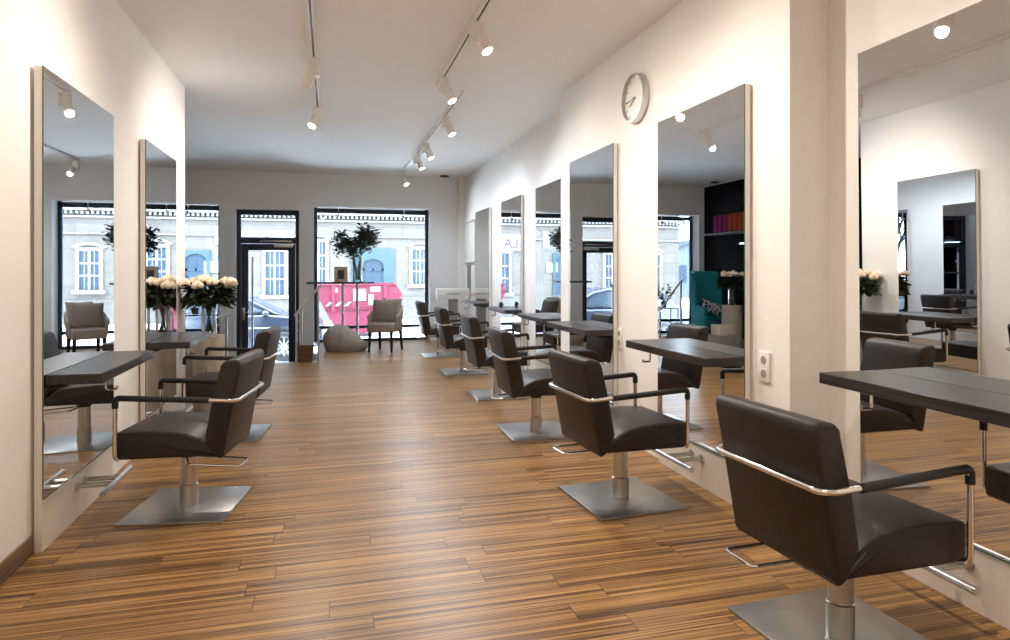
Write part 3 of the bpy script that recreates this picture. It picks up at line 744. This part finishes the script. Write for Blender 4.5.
MB().box(-.13, .13, -.14, .14, 0, .32, .006).build('body', 'photo', t)
MB().box(.1302, .132, -.09, .09, .13, .22).build('label_sticker', 'shelf', t)
t = thing('light_bar', 'thin glowing light bar on the black wall below the towel shelf', 'lamp', (XB, 10.15, 1.82), 0)
MB().box(0, .05, -.72, .72, -.012, .012, .003).build('housing', 'shelf', t)
MB().box(.0505, .056, -.70, .70, -.010, .010).build('diffuser', 'led', t)

TX, TY, TR = -2.70, 11.05, R(2)
t = thing('wing_chair', 'teal high backed wing chair in the alcove by the black wall', 'armchair', (TX, TY, 0), TR); t.scale = (.84, .84, 1)
m = MB(); m.box(-.32, .32, -.36, .28, .20, .46, .03, 3); m.build('seat', 'teal', t)
m = MB(); m.prism([(.20, .20), (.32, .20), (.40, 1.27), (.37, 1.30), (.30, 1.30), (.22, .50)], -.31, .31, 'x', .02, 3); m.build('backrest', 'teal', t)
for sx in (-1, 1):
    m = MB(); m.prism([(.24, .40), (.34, 1.29), (.20, 1.27), (.08, .95), (.06, .66), (-.30, .62), (-.33, .58), (-.33, .22), (.24, .22)], sx*.30-(.045 if sx > 0 else .045), sx*.30+.045, 'x', .018, 3); m.build('wing', 'teal', t)
    for y in (-.30, .26):
        m = MB(); m.tube([(sx*.27, y, .205), (sx*.28, y*1.05, 0)], [.024, .015], 10); m.build('leg', 'dark_wood', t)
cushion('small black and white patterned cushion in the teal wing chair', (TX-.02, TY-.02, .60), (R(62), R(-18), TR), (.44, .26, .11), 'pattern')
def nest(label, loc, w, d, h):
    t = thing('side_table', label, 'side table', loc, R(4), 'glass topped side tables')
    MB().box(-w/2, w/2, -d/2, d/2, h-.012, h, .003).build('table_top', 'table_glass', t)
    for sx in (-1, 1):
        m = MB(); x = sx*(w/2-.015); m.tube([(x, -d/2+.015, 0.01), (x, -d/2+.015, h-.022), (x, d/2-.015, h-.022), (x, d/2-.015, .01)], .010, 6, closed=True); m.build('leg', 'frame', t)
    m = MB()
    for sy in (-1, 1): m.cyl((-w/2+.015, sy*(d/2-.015), h-.022), (w/2-.015, sy*(d/2-.015), h-.022), .009, 8)
    m.build('rail', 'frame', t)
nest('taller glass topped side table with a potted plant in the alcove', (-2.12, 11.92, 0), .62, .36, .58)
nest('lower glass topped side table in front of the teal wing chair', (-2.45, 10.35, 0), .36, .36, .42)
t = thing('potted_plant', 'small green potted plant on the taller glass side table', 'plant', (-2.18, 11.9, .58), 0)
MB().lathe([(0, 0), (.045, 0), (.06, .10), (.062, .105), (.054, .10), (0, .09)], n=20).build('pot', 'brown_wood', t)
fo = MB(); st = MB(); rnd = random.Random(9)
for k in range(16):
    a = rnd.uniform(0, 2*PI); q = rnd.uniform(.08, .26); e = Vector((q*math.cos(a), q*math.sin(a)*.6, rnd.uniform(.22, .42)))
    st.tube([(0, 0, .09), tuple(e*.5+Vector((0, 0, .09))), tuple(e)], .004, 5)
    for j in range(7): fo.leaf(e*(.5+.08*j)+Vector((0, 0, .03)), (math.cos(a+rnd.uniform(-1, 1)), math.sin(a+rnd.uniform(-1, 1)), rnd.uniform(-.2, .6)), .10, .035)
st.build('stems', 'stem', t); fo.build('foliage', 'fern', t, smooth=None)

# ------------------------------------------------------------------ the street
GZ = -.60
struct(MB().box(-90, 80, 12.46, 120, GZ-.3, GZ).build('ground', 'asphalt'))
YB = 26.0
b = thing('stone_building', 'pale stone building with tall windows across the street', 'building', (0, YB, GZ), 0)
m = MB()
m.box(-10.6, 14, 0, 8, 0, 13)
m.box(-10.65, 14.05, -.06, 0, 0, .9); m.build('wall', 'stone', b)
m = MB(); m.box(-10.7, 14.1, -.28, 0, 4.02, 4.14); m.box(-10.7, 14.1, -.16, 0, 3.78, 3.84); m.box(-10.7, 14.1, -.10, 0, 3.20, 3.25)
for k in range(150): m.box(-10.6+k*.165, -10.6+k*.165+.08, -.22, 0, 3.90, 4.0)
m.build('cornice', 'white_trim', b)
def bwin(x, z0, z1, w, trim='white_trim', arch=False):
    f = MB(); h = w/2
    f.box(x-h-.12, x-h, -.08, .0, z0-.1, z1+.12); f.box(x+h, x+h+.12, -.08, .0, z0-.1, z1+.12); f.box(x-h, x+h, -.08, .0, z1, z1+.12); f.box(x-h-.2, x+h+.2, -.16, .0, z0-.16, z0-.02)
    f.box(x-.04, x+.04, -.06, .0, z0, z1)
    for q in (.36, .68): f.box(x-h, x+h, -.055, .0, z0+(z1-z0)*q-.03, z0+(z1-z0)*q+.03)
    for sx in (-1, 1): f.box(x+sx*h*.5-.012, x+sx*h*.5+.012, -.04, 0, z0, z1)
    if arch: f.tube([(x-h-.2+ (w+.4)*i/10, -.06, z1+.12+.14*math.sin(PI*i/10)) for i in range(11)], .06, 6)
    o = f.build('window_frame', trim, b)
    MB().box(x-h, x+h, -.03, -.005, z0, z1).build('pane', 'pane_out', o)
for x, w, z0, z1 in ((-2.0, .66, 1.02, 2.62), (-.42, .5, 1.42, 3.0), (3.45, .6, 1.40, 2.75), (5.6, .62, 1.25, 2.6), (7.7, .62, 1.25, 2.6), (-7.4, .66, 1.05, 2.6), (-9.3, .66, 1.05, 2.6)): bwin(x, z0, z1, w, arch=True)
for x in (-9, -7, -5, -3, -1, 1, 3, 5, 7, 9): bwin(x, 5.4, 7.4, .8)
# arched doorways
def portal(x, w, ht, mat_s, sur):
    f = MB(); h = w/2; pts = [(x-h-sur, 0), (x-h-sur, ht), (x+h+sur, ht), (x+h+sur, 0)]
    hole = [(x+h, 0)] + [(x+h*math.cos(a), ht-sur-.25+.25*math.sin(a)) for a in [PI*i/10 for i in range(11)]] + [(x-h, 0)]
    f.prism([pts[0]] + hole[::-1][:1] + hole[::-1][1:-1] + hole[::-1][-1:] + [pts[3], pts[2], pts[1]], -.10, .0, 'y')
    o = f.build('doorway', mat_s, b)
    d = MB(); d.box(x-h, x+h, -.02, -.005, 0, ht-sur); d.box(x-h, x-h+.08, -.05, -.005, 0, ht-sur-.2); d.box(x+h-.08, x+h, -.05, -.005, 0, ht-sur-.2); d.box(x-.03, x+.03, -.05, -.005, 0, ht-sur-.2); d.box(x-h, x+h, -.05, -.005, 1.9, 2.0)
    d.build('door', 'pane_out', o)
portal(1.62, .8, 2.78, 'blue_paint', .42)
portal(-4.72, .72, 2.65, 'blue_paint', .12)
for x, z, w, h_ in ((-3.95, 3.2, .3, .7), (-4.2, 2.05, .5, .42)):
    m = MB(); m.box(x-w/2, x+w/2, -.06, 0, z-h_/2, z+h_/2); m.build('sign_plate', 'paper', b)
# sign board with letters
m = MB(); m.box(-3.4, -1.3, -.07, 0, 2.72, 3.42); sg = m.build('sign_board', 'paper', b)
def letters(txt, x, z, size):
    cu = bpy.data.curves.new('letters', 'FONT'); cu.body = txt; cu.size = size; cu.extrude = .006; cu.align_x = 'CENTER'
    o = bpy.data.objects.new('letters', cu); C.objects.link(o)
    dg = bpy.context.evaluated_depsgraph_get(); me = bpy.data.meshes.new_from_object(o.evaluated_get(dg)); bpy.data.objects.remove(o)
    q = bpy.data.objects.new('letters', me); C.objects.link(q); q.data.materials.clear(); q.data.materials.append(M['sign_ink']); q.parent = sg
    q.location = (x, -.078, z); q.rotation_euler = (R(90), 0, 0)
letters('LA', -2.42, 2.86, .56)

# red skip
t = thing('rubbish_skip', 'red rubbish skip with white hazard stripes standing in the street', 'skip', (.84, 20.0, GZ), 0)
m = MB()
tb = bmesh.new()
def ring(x0, x1, y0, y1, z): return [tb.verts.new(p) for p in ((x0, y0, z), (x1, y0, z), (x1, y1, z), (x0, y1, z))]
A = ring(-.62, .62, -.75, .75, .12); B = ring(-1.22, 1.20, -.85, .85, 1.25); D = ring(-1.16, 1.0, -.85, .85, 1.50); E_ = ring(-1.09, .93, -.78, .78, 1.48); F = ring(-.55, .55, -.68, .68, .2)
for P, Q in ((A, B), (B, D), (D, E_), (E_, F)):
    for i in range(4): tb.faces.new((P[i], P[(i+1) % 4], Q[(i+1) % 4], Q[i]))
tb.faces.new(A[::-1]); tb.faces.new(F); m._merge(tb); m.build('body', 'skip', t, smooth=None)
m = MB(); m.tube([(-1.17, -.87, 1.50), (1.01, -.87, 1.50), (1.01, .87, 1.50), (-1.17, .87, 1.50)], .03, 6, closed=True); m.tube([(-.98, -.84, .80), (.98, -.84, .80)], .025, 6); m.build('rim', 'skip_rim', t)
m = MB()
for x in (-.75, .7): m.box(x-.05, x+.05, -.90, -.84, .75, 1.5)
m.build('rib', 'skip', t)
for k in range(3):
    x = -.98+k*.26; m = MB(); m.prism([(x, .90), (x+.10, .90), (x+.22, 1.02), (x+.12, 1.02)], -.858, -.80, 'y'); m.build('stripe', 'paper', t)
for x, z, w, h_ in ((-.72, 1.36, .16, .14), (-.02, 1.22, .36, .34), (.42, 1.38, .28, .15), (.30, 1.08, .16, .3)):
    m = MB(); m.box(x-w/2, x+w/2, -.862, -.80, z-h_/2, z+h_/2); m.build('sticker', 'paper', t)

# parked car
def car(label, loc, rz, paint):
    t = thing('parked_car', label, 'car', loc, rz, 'cars parked in the street')
    body = [(-2.05, .30), (-2.10, .62), (-2.02, .88), (-1.75, 1.02), (1.0, .98), (1.35, .95), (1.95, .86), (2.12, .70), (2.12, .32), (1.75, .24), (-1.8, .24)]
    m = MB(); m.prism(body, -.86, .86, 'y', .06, 3); m.build('body', paint, t)
    cab = [(-1.78, .98), (-1.55, 1.34), (-1.15, 1.47), (.05, 1.48), (.45, 1.40), (1.25, .96)]
    m = MB(); m.prism(cab, -.74, .74, 'y', .05, 3); m.build('cabin', paint, t)
    for sy in (-1, 1):
        m = MB()
        m.prism([(-1.48, 1.04), (-1.32, 1.32), (-1.05, 1.40), (-.52, 1.40), (-.52, 1.04)], sy*.745-.006, sy*.745+.006, 'y')
        m.prism([(-.44, 1.04), (-.44, 1.40), (.0, 1.40), (.36, 1.33), (.92, 1.04)], sy*.745-.006, sy*.745+.006, 'y'); m.build('side_glass', 'car_glass', t)
        for x in (-1.32, 1.32):
            w = MB(); w.lathe([(.20, -.10), (.29, -.10), (.315, -.07), (.315, .07), (.29, .10), (.20, .10)], (x, sy*.82, .315), 32, 'y'); wo = w.build('wheel', 'tyre', t)
            w = MB(); w.lathe([(.205, -.02), (.215, .0), (.215, .03), (.195, .03), (.19, .0)], (x, sy*.915, .315), 32, 'y')
            for k in range(10): w.box(-.016, .016, -.008, .008, .03, .20, mtx=Matrix.Translation((x, sy*.92, .315)) @ Matrix.Rotation(k*PI/5, 4, 'Y'))
            w.lathe([(0, -.012), (.05, -.012), (.05, .012), (0, .012)], (x, sy*.92, .315), 16, 'y'); w.build('alloy', 'alloy', wo)
            a = MB(); a.tube([(x+.40*math.cos(q), sy*.865, .315+.40*math.sin(q)) for q in [PI*i/14 for i in range(15)]], .03, 8); a.build('wheel_arch', paint, t)
        m = MB(); m.box(-1.9, 1.9, sy*.868-.008, sy*.868+.008, .70, .725); m.build('side_strip', 'silver', t)
        m = MB(); m.ball((.95, sy*.90, 1.02), .09, (.8, 1, .65)); m.build('door_mirror', paint, t)
        m = MB(); m.ball((1.98, sy*.62, .70), .12, (.9, 1.5, .6)); m.build('headlamp', 'alloy', t)
    return t
car('dark blue car parked on the street outside the entrance door', (-2.25, 15.35, GZ), 0, 'car')

# bare tree and far house, seen past the building in the clock mirror
t = thing('bare_tree', 'bare winter tree with many thin branches beyond the street', 'tree', (-14.2, 28, GZ), 0)
rnd = random.Random(21); tr = MB(); brm = MB()
tr.tube([(0, 0, 0), (.1, 0, 1.5), (.0, .1, 3.0)], [.2, .15, .12], 8)
def grow(mb, p, d, l, r, n):
    q = p + d*l; mb.tube([tuple(p), tuple((p+q)/2+Vector((rnd.uniform(-.06, .06)*l, 0, .04*l))), tuple(q)], [r, r*.85, r*.65], 5)
    if n == 0: return
    for k in range(3 if n > 1 else 4):
        dd = (d + Vector((rnd.uniform(-.75, .75), rnd.uniform(-.5, .5), rnd.uniform(-.1, .5)))).normalized(); grow(mb, q - d*l*rnd.uniform(0, .35), dd, l*rnd.uniform(.6, .8), r*.62, n-1)
for k in range(5): grow(brm, Vector((0, 0, 2.0+.25*k)), Vector((rnd.uniform(-.8, .8), rnd.uniform(-.4, .4), 1)).normalized(), 1.6, .08, 4)
tr.build('trunk', 'bark', t); brm.build('branches', 'bark', t)
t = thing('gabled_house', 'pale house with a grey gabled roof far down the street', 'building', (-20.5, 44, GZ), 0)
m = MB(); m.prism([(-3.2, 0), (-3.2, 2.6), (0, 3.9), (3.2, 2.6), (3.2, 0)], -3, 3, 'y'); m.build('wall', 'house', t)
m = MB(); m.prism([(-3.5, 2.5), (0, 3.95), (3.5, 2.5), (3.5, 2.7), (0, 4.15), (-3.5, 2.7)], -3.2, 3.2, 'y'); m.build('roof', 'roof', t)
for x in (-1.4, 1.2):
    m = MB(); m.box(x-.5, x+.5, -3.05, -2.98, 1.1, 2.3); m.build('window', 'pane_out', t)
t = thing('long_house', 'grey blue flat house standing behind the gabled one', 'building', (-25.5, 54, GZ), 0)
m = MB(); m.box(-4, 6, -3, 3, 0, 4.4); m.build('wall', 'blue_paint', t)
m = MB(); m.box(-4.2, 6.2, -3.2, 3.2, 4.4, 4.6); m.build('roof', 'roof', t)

# ------------------------------------------------------------------ sky
w = bpy.data.worlds.new('sky'); S.world = w; w.use_nodes = True
bg = w.node_tree.nodes['Background']; bg.inputs[0].default_value = (.70, .85, 1.0, 1); bg.inputs[1].default_value = 13.0
